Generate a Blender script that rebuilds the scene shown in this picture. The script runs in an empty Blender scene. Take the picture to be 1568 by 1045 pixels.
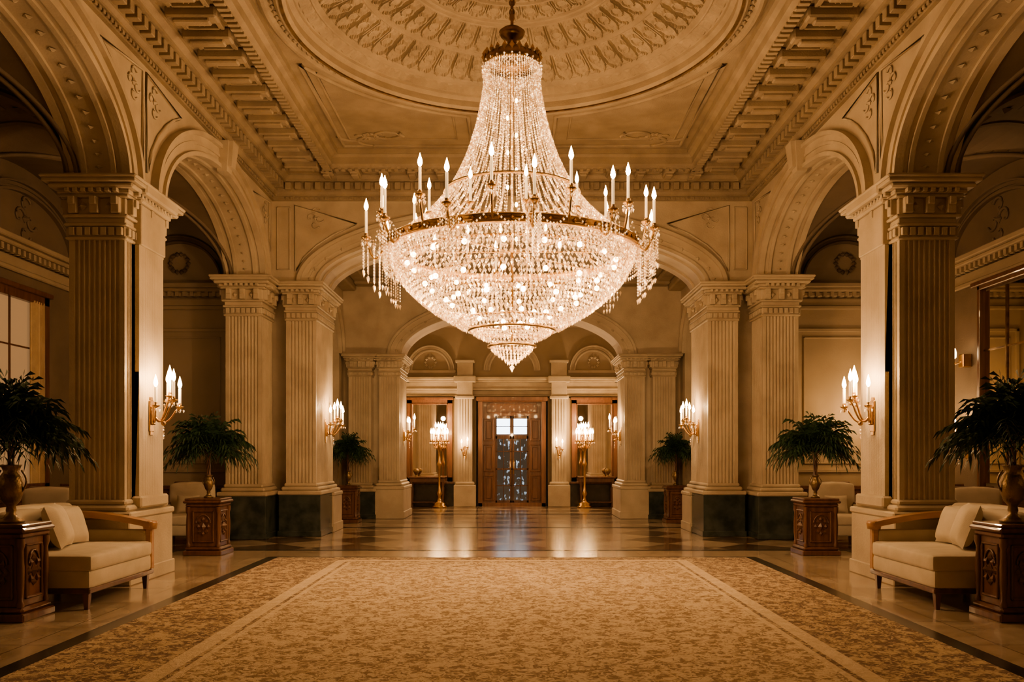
import bpy, math, random
from mathutils import Vector
random.seed(7)
PI=math.pi; TAU=2*PI
sc=bpy.context.scene
COL=sc.collection

# ---------------------------------------------------------------- materials
def newmat(name):
    m=bpy.data.materials.new(name); m.use_nodes=True
    nt=m.node_tree; nt.nodes.clear()
    out=nt.nodes.new('ShaderNodeOutputMaterial')
    return m,nt,out
def coords(nt,scale=(1,1,1),rot=(0,0,0)):
    g=nt.nodes.new('ShaderNodeNewGeometry')
    mp=nt.nodes.new('ShaderNodeMapping'); mp.inputs['Scale'].default_value=scale; mp.inputs['Rotation'].default_value=rot
    nt.links.new(g.outputs['Position'],mp.inputs['Vector'])
    return mp.outputs['Vector']
def noisy(name,c1,c2,rough=.6,scale=4,bump=.1,bscale=30,metal=0,spec=.5,nscale=(1,1,1),coat=0,detail=6):
    m,nt,out=newmat(name); L=nt.links
    v=coords(nt,nscale)
    n=nt.nodes.new('ShaderNodeTexNoise'); n.inputs['Scale'].default_value=scale; n.inputs['Detail'].default_value=detail
    L.new(v,n.inputs['Vector'])
    r=nt.nodes.new('ShaderNodeValToRGB'); r.color_ramp.elements[0].position=.35; r.color_ramp.elements[1].position=.65
    r.color_ramp.elements[0].color=(*c1,1); r.color_ramp.elements[1].color=(*c2,1)
    L.new(n.outputs['Fac'],r.inputs['Fac'])
    b=nt.nodes.new('ShaderNodeBsdfPrincipled')
    b.inputs['Roughness'].default_value=rough; b.inputs['Metallic'].default_value=metal
    b.inputs['Specular IOR Level'].default_value=spec
    b.inputs['Coat Weight'].default_value=coat
    L.new(r.outputs['Color'],b.inputs['Base Color'])
    if bump:
        n2=nt.nodes.new('ShaderNodeTexNoise'); n2.inputs['Scale'].default_value=bscale; n2.inputs['Detail'].default_value=4
        L.new(v,n2.inputs['Vector'])
        bp=nt.nodes.new('ShaderNodeBump'); bp.inputs['Strength'].default_value=bump; bp.inputs['Distance'].default_value=.02
        L.new(n2.outputs['Fac'],bp.inputs['Height']); L.new(bp.outputs['Normal'],b.inputs['Normal'])
    L.new(b.outputs[0],out.inputs[0])
    return m
def emis(name,col,s,base=None):
    m,nt,out=newmat(name)
    e=nt.nodes.new('ShaderNodeBsdfPrincipled'); e.inputs['Base Color'].default_value=(*(base or col),1)
    e.inputs['Emission Color'].default_value=(*col,1); e.inputs['Emission Strength'].default_value=s
    nt.links.new(e.outputs[0],out.inputs[0]); return m

STONE=noisy('carved_limestone',(.38,.31,.21),(.50,.42,.295),.5,2.2,.2,45)
PLAST=noisy('plaster_wall',(.10,.072,.042),(.14,.10,.06),.7,1.5,.12,40)  # darkened so the aisles look dim; their shade is put into this colour
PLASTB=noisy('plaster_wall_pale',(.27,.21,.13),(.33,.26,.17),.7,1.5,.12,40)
CEILM=noisy('ceiling_plaster',(.24,.185,.115),(.33,.26,.165),.6,3,.35,60)
GREEN=noisy('dark_green_marble',(.014,.022,.020),(.045,.056,.05),.18,5,0,1)
INLAY=noisy('black_marble_inlay',(.02,.02,.018),(.04,.037,.03),.2,5,0,1)
WOOD=noisy('walnut_wood',(.06,.022,.009),(.12,.05,.02),.32,3,.08,30,nscale=(6,6,.7),coat=.3)
DOORW=noisy('mahogany_wood',(.10,.038,.012),(.17,.07,.026),.3,3,.08,30,nscale=(6,6,.7),coat=.3)
HONEY=noisy('honey_wood',(.30,.15,.05),(.42,.22,.085),.35,3,.08,30,nscale=(.7,6,6),coat=.3)
FABRIC=noisy('cream_upholstery',(.50,.43,.31),(.57,.49,.37),.9,6,.35,260,spec=.2)
BRASS=noisy('antique_brass',(.42,.25,.07),(.58,.37,.12),.28,9,.1,50,metal=1)
BRONZE=noisy('dark_bronze',(.14,.08,.025),(.28,.17,.055),.33,9,.1,50,metal=1)
LEAF=noisy('palm_leaf',(.008,.024,.008),(.020,.05,.016),.5,8,0,1)
VASE=noisy('bronze_vase',(.12,.08,.035),(.24,.16,.07),.35,8,.3,40,metal=.8)
CANDLE=emis('candle_wax',(1,.58,.22),1.1,(.9,.8,.62))
FLAME=emis('flame_bulb',(1,.54,.18),110)
BULB=emis('warm_bulb',(1,.53,.18),110)
CURT=emis('curtained_glass',(1,.52,.2),.25,(.25,.18,.1))
GLOBE=emis('frosted_globe',(1,.62,.28),20)
SKYP=emis('daylit_pane',(.68,.85,1),9)

def crystal():
    m,nt,out=newmat('crystal'); L=nt.links
    tr=nt.nodes.new('ShaderNodeBsdfTransparent'); tr.inputs[0].default_value=(1,.94,.84,1)
    gl=nt.nodes.new('ShaderNodeBsdfGlossy'); gl.inputs['Roughness'].default_value=.1; gl.inputs['Color'].default_value=(1,.88,.70,1)
    tl=nt.nodes.new('ShaderNodeBsdfTranslucent'); tl.inputs['Color'].default_value=(1,.84,.60,1)
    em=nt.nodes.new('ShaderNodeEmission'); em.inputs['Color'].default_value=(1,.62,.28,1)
    # sparkle painted as emission: a few random facets glow by themselves
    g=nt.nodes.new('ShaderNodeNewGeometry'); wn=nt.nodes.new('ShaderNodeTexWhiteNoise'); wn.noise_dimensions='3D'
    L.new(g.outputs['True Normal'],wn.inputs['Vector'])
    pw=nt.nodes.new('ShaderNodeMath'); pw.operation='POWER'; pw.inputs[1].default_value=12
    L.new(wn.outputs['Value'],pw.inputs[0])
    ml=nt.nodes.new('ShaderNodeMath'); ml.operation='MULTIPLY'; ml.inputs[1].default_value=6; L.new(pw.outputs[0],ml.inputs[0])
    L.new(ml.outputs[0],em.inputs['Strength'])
    m1=nt.nodes.new('ShaderNodeMixShader'); m1.inputs[0].default_value=.4; L.new(gl.outputs[0],m1.inputs[1]); L.new(tl.outputs[0],m1.inputs[2])
    m2=nt.nodes.new('ShaderNodeMixShader'); m2.inputs[0].default_value=.5; L.new(tr.outputs[0],m2.inputs[1]); L.new(m1.outputs[0],m2.inputs[2])
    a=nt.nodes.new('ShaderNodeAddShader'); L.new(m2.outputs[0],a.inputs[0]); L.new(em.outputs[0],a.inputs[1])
    L.new(a.outputs[0],out.inputs[0]); return m
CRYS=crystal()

def mirror_mat(name,col,rough):
    m,nt,out=newmat(name); b=nt.nodes.new('ShaderNodeBsdfPrincipled')
    b.inputs['Base Color'].default_value=(*col,1); b.inputs['Metallic'].default_value=1; b.inputs['Roughness'].default_value=rough
    nt.links.new(b.outputs[0],out.inputs[0]); return m
MIRR=mirror_mat('aged_mirror',(.80,.72,.60),.03)

def floor_mat():
    m,nt,out=newmat('polished_marble'); L=nt.links
    v=coords(nt,(1,1,1),(0,0,PI/4))
    ck=nt.nodes.new('ShaderNodeTexChecker'); ck.inputs['Scale'].default_value=1.15
    L.new(v,ck.inputs['Vector'])
    n=nt.nodes.new('ShaderNodeTexNoise'); n.inputs['Scale'].default_value=1.6; n.inputs['Detail'].default_value=10; n.inputs['Distortion'].default_value=1.6
    L.new(v,n.inputs['Vector'])
    ra=nt.nodes.new('ShaderNodeValToRGB'); ra.color_ramp.elements[0].color=(.34,.25,.155,1); ra.color_ramp.elements[1].color=(.54,.43,.29,1)
    rb=nt.nodes.new('ShaderNodeValToRGB'); rb.color_ramp.elements[0].color=(.07,.038,.018,1); rb.color_ramp.elements[1].color=(.16,.095,.05,1)
    for r in (ra,rb):
        r.color_ramp.elements[0].position=.35; r.color_ramp.elements[1].position=.68; L.new(n.outputs['Fac'],r.inputs['Fac'])
    g=nt.nodes.new('ShaderNodeNewGeometry'); sp=nt.nodes.new('ShaderNodeSeparateXYZ'); L.new(g.outputs['Position'],sp.inputs[0])
    gt=nt.nodes.new('ShaderNodeMath'); gt.operation='GREATER_THAN'; gt.inputs[1].default_value=12.6; L.new(sp.outputs['Y'],gt.inputs[0])
    mu=nt.nodes.new('ShaderNodeMath'); mu.operation='MULTIPLY'; L.new(gt.outputs[0],mu.inputs[0]); L.new(ck.outputs['Fac'],mu.inputs[1])
    mx=nt.nodes.new('ShaderNodeMix'); mx.data_type='RGBA'; L.new(mu.outputs[0],mx.inputs['Factor']); L.new(ra.outputs[0],mx.inputs['A']); L.new(rb.outputs[0],mx.inputs['B'])
    br=nt.nodes.new('ShaderNodeTexBrick'); br.inputs['Scale'].default_value=1; br.inputs['Mortar Size'].default_value=.006
    br.inputs['Brick Width'].default_value=.9; br.inputs['Row Height'].default_value=.9; br.offset=0
    br.inputs['Color1'].default_value=(1,1,1,1); br.inputs['Color2'].default_value=(.84,.84,.84,1); br.inputs['Mortar'].default_value=(.35,.3,.25,1)
    L.new(coords(nt),br.inputs['Vector'])
    mm=nt.nodes.new('ShaderNodeMix'); mm.data_type='RGBA'; mm.blend_type='MULTIPLY'; mm.inputs['Factor'].default_value=1
    L.new(mx.outputs['Result'],mm.inputs['A']); L.new(br.outputs['Color'],mm.inputs['B'])
    b=nt.nodes.new('ShaderNodeBsdfPrincipled'); L.new(mm.outputs['Result'],b.inputs['Base Color'])
    b.inputs['Roughness'].default_value=.2; b.inputs['Coat Weight'].default_value=.45; b.inputs['Coat Roughness'].default_value=.09
    n3=nt.nodes.new('ShaderNodeTexNoise'); n3.inputs['Scale'].default_value=2.5; L.new(coords(nt),n3.inputs['Vector'])
    bp=nt.nodes.new('ShaderNodeBump'); bp.inputs['Strength'].default_value=.05; bp.inputs['Distance'].default_value=.02
    L.new(n3.outputs['Fac'],bp.inputs['Height']); L.new(bp.outputs['Normal'],b.inputs['Normal'])
    L.new(b.outputs[0],out.inputs[0]); return m
FLOORM=floor_mat()

def carpet_mat(name,ca,cb,cc,lo=.44,hi=.56):
    m,nt,out=newmat(name); L=nt.links
    v=coords(nt,(1,1,1))
    n0=nt.nodes.new('ShaderNodeTexNoise'); n0.inputs['Scale'].default_value=9; n0.inputs['Detail'].default_value=3; L.new(v,n0.inputs['Vector'])
    vm=nt.nodes.new('ShaderNodeMix'); vm.data_type='VECTOR'; vm.inputs['Factor'].default_value=.09
    L.new(v,vm.inputs['A']); L.new(n0.outputs['Color'],vm.inputs['B'])
    vo=nt.nodes.new('ShaderNodeTexVoronoi'); vo.feature='SMOOTH_F1'; vo.inputs['Scale'].default_value=12; L.new(vm.outputs['Result'],vo.inputs['Vector'])
    w=nt.nodes.new('ShaderNodeTexNoise'); w.inputs['Scale'].default_value=22; w.inputs['Detail'].default_value=3; w.inputs['Distortion'].default_value=1.6; L.new(vm.outputs['Result'],w.inputs['Vector'])
    ad=nt.nodes.new('ShaderNodeMath'); ad.operation='MULTIPLY_ADD'; ad.inputs[1].default_value=.35; L.new(vo.outputs['Distance'],ad.inputs[0]); L.new(w.outputs['Fac'],ad.inputs[2])
    r=nt.nodes.new('ShaderNodeValToRGB'); e=r.color_ramp.elements
    e[0].position=lo+.1; e[0].color=(*ca,1); e[1].position=hi+.1; e[1].color=(*cb,1)
    x=e.new(hi+.18); x.color=(*cc,1)
    L.new(ad.outputs[0],r.inputs['Fac'])
    b=nt.nodes.new('ShaderNodeBsdfPrincipled'); b.inputs['Roughness'].default_value=.95; b.inputs['Specular IOR Level'].default_value=.1
    b.inputs['Sheen Weight'].default_value=.15
    L.new(r.outputs[0],b.inputs['Base Color'])
    n2=nt.nodes.new('ShaderNodeTexNoise'); n2.inputs['Scale'].default_value=160; L.new(v,n2.inputs['Vector'])
    sm=nt.nodes.new('ShaderNodeMath'); sm.operation='MULTIPLY_ADD'; sm.inputs[1].default_value=.4; L.new(n2.outputs['Fac'],sm.inputs[0]); L.new(ad.outputs[0],sm.inputs[2])
    bp=nt.nodes.new('ShaderNodeBump'); bp.inputs['Strength'].default_value=.6; bp.inputs['Distance'].default_value=.03
    L.new(sm.outputs[0],bp.inputs['Height']); L.new(bp.outputs['Normal'],b.inputs['Normal'])
    L.new(b.outputs[0],out.inputs[0]); return m
CARP=carpet_mat('damask_carpet',(.24,.155,.075),(.54,.41,.235),(.64,.51,.32),.47,.56)
CARPO=carpet_mat('carpet_outer_field',(.13,.07,.032),(.42,.30,.16),(.52,.39,.22),.49,.58)
CARPB=carpet_mat('carpet_border_band',(.50,.38,.22),(.62,.49,.30),(.68,.55,.36),.3,.6)

def doorglass():
    m,nt,out=newmat('door_glass'); L=nt.links
    v=coords(nt,(9,1,5))
    n=nt.nodes.new('ShaderNodeTexNoise'); n.inputs['Scale'].default_value=1.5; n.inputs['Detail'].default_value=2; L.new(v,n.inputs['Vector'])
    r=nt.nodes.new('ShaderNodeValToRGB'); e=r.color_ramp.elements
    e[0].position=.58; e[0].color=(.03,.02,.012,1); e[1].position=.74; e[1].color=(.6,.8,1,1)
    L.new(n.outputs['Fac'],r.inputs['Fac'])
    b=nt.nodes.new('ShaderNodeBsdfPrincipled'); b.inputs['Base Color'].default_value=(.02,.02,.02,1); b.inputs['Roughness'].default_value=.05
    L.new(r.outputs[0],b.inputs['Emission Color']); b.inputs['Emission Strength'].default_value=1.6  # street lights beyond the door, painted into the pane as glowing noise
    L.new(b.outputs[0],out.inputs[0]); return m
DGLASS=doorglass()

# ---------------------------------------------------------------- mesh builder
class MB:
    def __init__(s): s.v=[]; s.f=[]; s.m=[]; s.sm=[]; s.mats=[]
    def mi(s,mat):
        if mat not in s.mats: s.mats.append(mat)
        return s.mats.index(mat)
    def add(s,vs,fs,mat,smooth=False):
        o=len(s.v); s.v+= [tuple(p) for p in vs]; k=s.mi(mat)
        for f in fs: s.f.append([i+o for i in f]); s.m.append(k); s.sm.append(smooth)
    def box(s,x0,x1,y0,y1,z0,z1,mat,ch=0):
        if x0>x1:x0,x1=x1,x0
        if y0>y1:y0,y1=y1,y0
        if ch:
            c=min(ch,(x1-x0)*.45,(y1-y0)*.45,(z1-z0)*.45)
            P=lambda d:[(x0+d,y0),(x1-d,y0),(x1,y0+d),(x1,y1-d),(x1-d,y1),(x0+d,y1),(x0,y1-d),(x0,y0+d)]
            o=P(c); 
            i=[(min(max(x,x0+c),x1-c),min(max(y,y0+c),y1-c)) for x,y in o]
            rings=[(i,z0),(o,z0+c),(o,z1-c),(i,z1)]
            vs=[(x,y,z) for r,z in rings for x,y in r]; fs=[]
            for a in range(3):
                for k in range(8): fs.append([a*8+k,a*8+(k+1)%8,(a+1)*8+(k+1)%8,(a+1)*8+k])
            fs.append(list(range(7,-1,-1))); fs.append([24+k for k in range(8)])
            s.add(vs,fs,mat); return
        vs=[(x,y,z) for z in (z0,z1) for x,y in ((x0,y0),(x1,y0),(x1,y1),(x0,y1))]
        s.add(vs,[[3,2,1,0],[4,5,6,7],[0,1,5,4],[1,2,6,5],[2,3,7,6],[3,0,4,7]],mat)
    def prism(s,poly,z0,z1,mat):
        n=len(poly); vs=[(x,y,z0) for x,y in poly]+[(x,y,z1) for x,y in poly]
        fs=[[k,(k+1)%n,n+(k+1)%n,n+k] for k in range(n)]+[list(range(n-1,-1,-1)),[n+k for k in range(n)]]
        s.add(vs,fs,mat)
    def lathe(s,prof,cx,cy,n,mat,smooth=True,z0=0,sc_=1):
        vs=[];fs=[]
        for r,z in prof:
            for k in range(n):
                a=TAU*k/n; vs.append((cx+r*sc_*math.cos(a),cy+r*sc_*math.sin(a),z0+z*sc_))
        for i in range(len(prof)-1):
            for k in range(n): fs.append([i*n+k,i*n+(k+1)%n,(i+1)*n+(k+1)%n,(i+1)*n+k])
        s.add(vs,fs,mat,smooth)
    def tube(s,pts,r,mat,n=6,closed=False,smooth=True):
        P=[Vector(p) for p in pts]; m=len(P); vs=[];fs=[]
        R=r if isinstance(r,(list,tuple)) else [r]*m
        for i in range(m):
            a=P[(i-1)%m] if (closed or i>0) else P[i]; b=P[(i+1)%m] if (closed or i<m-1) else P[i]
            t=(b-a).normalized() if (b-a).length>1e-9 else Vector((0,0,1))
            up=Vector((0,0,1)) if abs(t.z)<.9 else Vector((0,1,0))
            u=t.cross(up).normalized(); w=u.cross(t)
            for k in range(n):
                an=TAU*k/n; q=P[i]+(u*math.cos(an)+w*math.sin(an))*R[i]; vs.append(tuple(q))
        for i in range(m if closed else m-1):
            j=(i+1)%m
            for k in range(n): fs.append([i*n+k,i*n+(k+1)%n,j*n+(k+1)%n,j*n+k])
        if not closed: fs.append(list(range(n))); fs.append([(m-1)*n+k for k in range(n)][::-1])
        s.add(vs,fs,mat,smooth)
    def octa(s,x,y,z,r,h,mat,rot=0,hd=None):
        hd=h if hd is None else hd
        vs=[(x+r*math.cos(rot+k*PI/2),y+r*math.sin(rot+k*PI/2),z) for k in range(4)]+[(x,y,z+h),(x,y,z-hd)]
        s.add(vs,[[0,1,4],[1,2,4],[2,3,4],[3,0,4],[1,0,5],[2,1,5],[3,2,5],[0,3,5]],mat)
    def ball(s,x,y,z,r,mat,n=8,sz=1):
        prof=[(max(1e-4,r*math.sin(PI*i/n)),-r*sz*math.cos(PI*i/n)) for i in range(n+1)]
        s.lathe(prof,x,y,n,mat,True,z)
    def build(s,name,mirror=False,parent=None,bevel=0):
        sx=-1 if mirror else 1
        vv=[(x*sx,y,z) for x,y,z in s.v]
        ff=[f[::-1] for f in s.f] if mirror else s.f
        xs=[p[0] for p in vv]; ys=[p[1] for p in vv]; zs=[p[2] for p in vv]
        c=((min(xs)+max(xs))/2,(min(ys)+max(ys))/2,min(zs))
        if parent is not None: c=tuple(parent.location)
        me=bpy.data.meshes.new(name)
        me.from_pydata([(p[0]-c[0],p[1]-c[1],p[2]-c[2]) for p in vv],[],ff)
        for m in s.mats: me.materials.append(m)
        me.polygons.foreach_set('material_index',s.m); me.polygons.foreach_set('use_smooth',s.sm)
        me.update()
        ob=bpy.data.objects.new(name,me); COL.objects.link(ob)
        if parent is not None: ob.parent=parent
        else: ob.location=c
        return ob
def both(name,fn):
    m=MB(); fn(m); return m.build(name,False),m.build(name,True)
WARM=(1,.575,.24)
def light(parent,x,y,z,e,r=.04,col=WARM,name='lamp_light'):
    l=bpy.data.lights.new(name,'POINT'); l.energy=e; l.color=col; l.shadow_soft_size=r
    o=bpy.data.objects.new(name,l); COL.objects.link(o); o.parent=parent
    o.location=Vector((x,y,z))-parent.location; return o

# ---------------------------------------------------------------- architecture helpers
XW=4.2; XO=4.8; SP=4.4; ENT=5.88; YW=14.95; XA=7.0
def flute_edge(p,q,n,margin,depth,segs=5):
    p=Vector(p);q=Vector(q); d=q-p; L=d.length; t=d/L; inn=Vector((-t.y,t.x))
    w=(L-2*margin)/n; out=[tuple(p)]
    for i in range(n):
        c=margin+w*(i+.5); rr=w*.38
        for k in range(segs+1):
            a=PI*k/segs; s_=c-rr*math.cos(a); out.append(tuple(p+t*s_+inn*(depth*math.sin(a))))
    return out
def fluted_poly(x0,x1,y0,y1,w=.075,depth=.024,sides=(1,1,1,1),margin=.05):
    cs=[(x0,y0),(x1,y0),(x1,y1),(x0,y1)]; out=[]
    for i in range(4):
        p=cs[i];q=cs[(i+1)%4]
        L=math.dist(p,q)
        if sides[i]: out+=flute_edge(p,q,max(2,int((L-2*margin)/w)),margin,depth)
        else: out.append(p)
    return out
def capital(m,x0,x1,y0,y1,zt,h,mat,sc_=1):
    z0=zt-h
    def bx(e,a,b,ch=.008): m.box(x0-e,x1+e,y0-e,y1+e,z0+a*h,z0+b*h,mat,ch)
    k=sc_
    bx(.03*k,0,.05,.01); bx(.008,.05,.22); bx(.04*k,.22,.27,.01); bx(.015,.27,.36); bx(.055*k,.36,.41,.01)
    bx(.02*k,.41,.68); bx(.07*k,.68,.73,.01); bx(.09*k,.73,.80); bx(.16*k,.80,.88,.02); bx(.2*k,.88,.94); bx(.22*k,.94,1,.015)
    for (ax,fix,a,b,sg) in (('x',y0,x0,x1,-1),('x',y1,x0,x1,1),('y',x0,y0,y1,-1),('y',x1,y0,y1,1)):
        L=b-a; n=max(3,int(L/.085))
        for i in range(n):
            u=a+(i+.5)*L/n; w=L/n*.36
            def B(u0,u1,d0,d1,za,zb):
                if ax=='x': m.box(u0,u1,fix+sg*d0,fix+sg*d1,za,zb,mat,.006)
                else: m.box(fix+sg*d0,fix+sg*d1,u0,u1,za,zb,mat,.006)
            B(u-w,u+w,.0,.045*k,z0+.07*h,z0+.2*h)
            B(u-w*.8,u+w*.8,.0,.15*k,z0+.735*h,z0+.80*h)
        for u in (a+.07,(a+b)/2,b-.07):
            B(u-.045,u+.045,.0,.085*k,z0+.42*h,z0+.68*h)
            B(u-.035,u+.035,.08*k,.115*k,z0+.55*h,z0+.68*h)
        for u in (a+L*.27,b-L*.27):
            if L>.5:
                if ax=='x': m.octa(u,fix+sg*.03,z0+.54*h,.045,.05,mat)
                else: m.octa(fix+sg*.03,u,z0+.54*h,.045,.05,mat)
def base(m,x0,x1,y0,y1,zt,mat,dark=None):
    dk=dark or mat
    m.box(x0-.12,x1+.12,y0-.13,y1+.13,0,.16 if not dark else .1,dk,.01)
    m.box(x0-.1,x1+.1,y0-.11,y1+.11,0,zt-.2,dk,.01)
    m.box(x0-.12,x1+.12,y0-.12,y1+.12,zt-.2,zt-.13,mat,.015)
    m.box(x0-.07,x1+.07,y0-.07,y1+.07,zt-.13,zt-.06,mat,.025)
    m.box(x0-.03,x1+.03,y0-.03,y1+.03,zt-.06,zt,mat,.02)
def pier(m,x0,x1,y0,y1,zt,basez,caph,dark=None,fw=.055,k=1,pil=None):
    base(m,x0,x1,y0,y1,basez,STONE,dark)
    m.prism(fluted_poly(x0,x1,y0,y1,fw),basez,zt-caph,STONE)
    if pil:
        px,pa,pb=pil
        m.box(x1-.02,px,pa,pb,basez,zt-caph,STONE)
        m.prism(fluted_poly(x1-.02,px+.001,pa,pb,fw*1.1,.02,(0,1,0,0),.04),basez,zt-caph,STONE)
        m.box(x1,px+.05,pa-.05,pb+.05,basez-.1,basez+.03,STONE,.02)
        m.box(x1,px+.07,pa-.07,pb+.07,zt-caph*.32,zt-caph*.2,STONE,.02)
        m.box(x1,px+.14,pa-.12,pb+.12,zt-caph*.2,zt-.0,STONE,.02)
        m.box(x1,px+.03,pa,pb,zt-caph,zt-caph*.32,STONE,.01)
    capital(m,x0,x1,y0,y1,zt,caph,STONE,k)

def P(axis,u,p,z): return (p,u,z) if axis=='Y' else (u,p,z)
def ell(uc,a,b,zs,n=40):
    return [(uc-a*math.cos(PI*i/n),zs+b*math.sin(PI*i/n)) for i in range(n+1)]
def arch_wall(m,axis,u0,u1,uc,a,b,zs,zt,p0,p1,mat,n=40):
    e=ell(uc,a,b,zs,n)
    vs=[];fs=[]
    for p in (p0,p1):
        for u,z in e: vs.append(P(axis,u,p,z)); vs.append(P(axis,u,p,zt))
    N=2*(n+1)
    for i in range(n):
        fs.append([2*i,2*i+2,2*i+3,2*i+1]); fs.append([N+2*i+1,N+2*i+3,N+2*i+2,N+2*i])
        fs.append([2*i,N+2*i,N+2*i+2,2*i+2])
    m.add(vs,fs,mat)
    for q0,q1 in ((u0,uc-a),(uc+a,u1)):
        if q1-q0>1e-3:
            if axis=='Y': m.box(p0,p1,q0,q1,zs,zt,mat)
            else: m.box(q0,q1,p0,p1,zs,zt,mat)
def arch_band(m,axis,uc,a,b,zs,w0,w1,p0,p1,mat,n=48):
    vs=[];fs=[]
    for i in range(n+1):
        t=PI*i/n
        for w,p in ((w0,p0),(w0,p1),(w1,p1),(w1,p0)):
            vs.append(P(axis,uc-(a+w)*math.cos(t),p,zs+(b+w)*math.sin(t)))
    for i in range(n):
        for k in range(4): fs.append([4*i+k,4*i+(k+1)%4,4*i+4+(k+1)%4,4*i+4+k])
    m.add(vs,fs,mat)
def archivolt(m,axis,uc,a,b,zs,p,sg,mat,w=.28):
    arch_band(m,axis,uc,a,b,zs,-.02,w*.12,p-sg*.02,p+sg*.07,mat)
    arch_band(m,axis,uc,a,b,zs,w*.12,w*.42,p-sg*.02,p+sg*.03,mat)
    arch_band(m,axis,uc,a,b,zs,w*.42,w*.55,p-sg*.02,p+sg*.055,mat)
    arch_band(m,axis,uc,a,b,zs,w*.55,w*.82,p-sg*.02,p+sg*.045,mat)
    arch_band(m,axis,uc,a,b,zs,w*.82,w,p-sg*.02,p+sg*.10,mat)
def keystone(m,axis,uc,z0,z1,p,sg,mat,w=.13):
    for k,(dz,d,ww) in enumerate(((0,.14,1),(.07,.2,.8))):
        a=w*ww*.8;b=w*ww*1.15
        vs=[P(axis,uc-a,p,z0+dz),P(axis,uc+a,p,z0+dz),P(axis,uc+b,p,z1),P(axis,uc-b,p,z1),
            P(axis,uc-a,p+sg*d,z0+dz),P(axis,uc+a,p+sg*d,z0+dz),P(axis,uc+b,p+sg*(d+.04),z1),P(axis,uc-b,p+sg*(d+.04),z1)]
        m.add(vs,[[0,1,2,3],[4,5,6,7],[0,1,5,4],[1,2,6,5],[2,3,7,6],[3,0,4,7]],mat)
def frame_rect(m,axis,u0,u1,z0,z1,p,sg,mat,w=.05,d=.03):
    for (a,b,c,e) in ((u0,u1,z0,z0+w),(u0,u1,z1-w,z1),(u0,u0+w,z0,z1),(u1-w,u1,z0,z1)):
        if axis=='Y': m.box(p-sg*.01,p+sg*d,a,b,c,e,mat,.008)
        else: m.box(a,b,p-sg*.01,p+sg*d,c,e,mat,.008)

PY=[(-.85,.1),(4.2,5.15),(9.25,10.2),(14.3,14.97)]
for i,(a,b) in enumerate(PY):
    dark = GREEN if i==3 else None
    def f(m,a=a,b=b,dark=dark,i=i):
        pier(m,-XO,-XW,a,b,SP,.92,.66,dark,pil=None if i==3 else (-XW+.07,a+.2,b-.1))
    both('pillar',f)
def f(m):
    pier(m,-3.92,-3.40,14.8,16.2,SP,.92,.66,GREEN,k=.8)
    base(m,-3.6,-3.37,15.75,16.3,.86,STONE)
both('pillar',f)
def f(m): pier(m,-2.95,-2.5,18.95,20.2,3.65,.85,.5,None,k=.7)
both('pillar',f)
def f(m): pier(m,-3.62,-3.12,18.9,19.3,3.65,.8,.5,GREEN,k=.7)
both('pillar',f)

# ---- arcade wall
def leafy(m,put,mat,n=5,s=1.0):
    """small acanthus scroll built in a local (u,v) frame; put(u,v)->xyz"""
    for (u0,v0,dr) in ((-.09,0,1),(.09,0,-1),(0,.12,1),(0,-.12,-1)):
        pts=[]
        for k in range(16):
            t=k/15; r=.085*(1-t)+.01; an=dr*(t*5+.4)
            pts.append(put((u0+r*math.cos(an))*s,(v0+r*math.sin(an))*s))
        m.tube(pts,[.016*s*(1-.6*k/15) for k in range(16)],mat,5)
    p=put(0,0); m.octa(p[0],p[1],p[2],.04*s,.04*s,mat)
def f(m):
    for i in range(3):
        y0=PY[i][1]; y1=PY[i+1][0]; uc=(y0+y1)/2; a=(y1-y0)/2
        arch_wall(m,'Y',y0,y1,uc,a,1.12,SP,ENT+.7,-XO+.05,-XW,STONE)
        archivolt(m,'Y',uc,a,1.12,SP,-XW,1,STONE,.3)
        archivolt(m,'Y',uc,a,1.12,SP,-XO+.05,-1,STONE,.25)
        for dx in (.1,.42): 
            arch_band(m,'Y',uc,a-.0,1.12,SP,-.035,.01,-XO+.05+dx,-XO+.05+dx+.05,STONE)
        # low rosettes in the soffit
        for k in range(1,28):
            t=PI*k/28; m.octa(-XO+.05+.28,uc-(a-.002)*math.cos(t),SP+1.118*math.sin(t),.05,.022,STONE,0)
        keystone(m,'Y',uc,SP+1.06,ENT,-XW,1,STONE)
        for sg in (-1,1):
            pts=[P('Y',uc+sg*(a+.44)*math.sin(PI/2*t),-XW+.015,min(ENT-.1,SP+1.56*math.cos(PI/2*t))) for t in (.40,.48,.56,.67,.78,.9)]
            pts.append(P('Y',uc+sg*(a+.44),-XW+.015,ENT-.1))
            m.tube(pts,.018,STONE,6,True)
            leafy(m,lambda u,v,c=uc+sg*(a+.20):(-XW+.012,c+u,SP+1.14+v),STONE,s=.9)
    for a,b in PY: m.box(-XO+.05,-XW,a,b,SP,ENT+.7,STONE)
both('wall_arcade',f)
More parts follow.
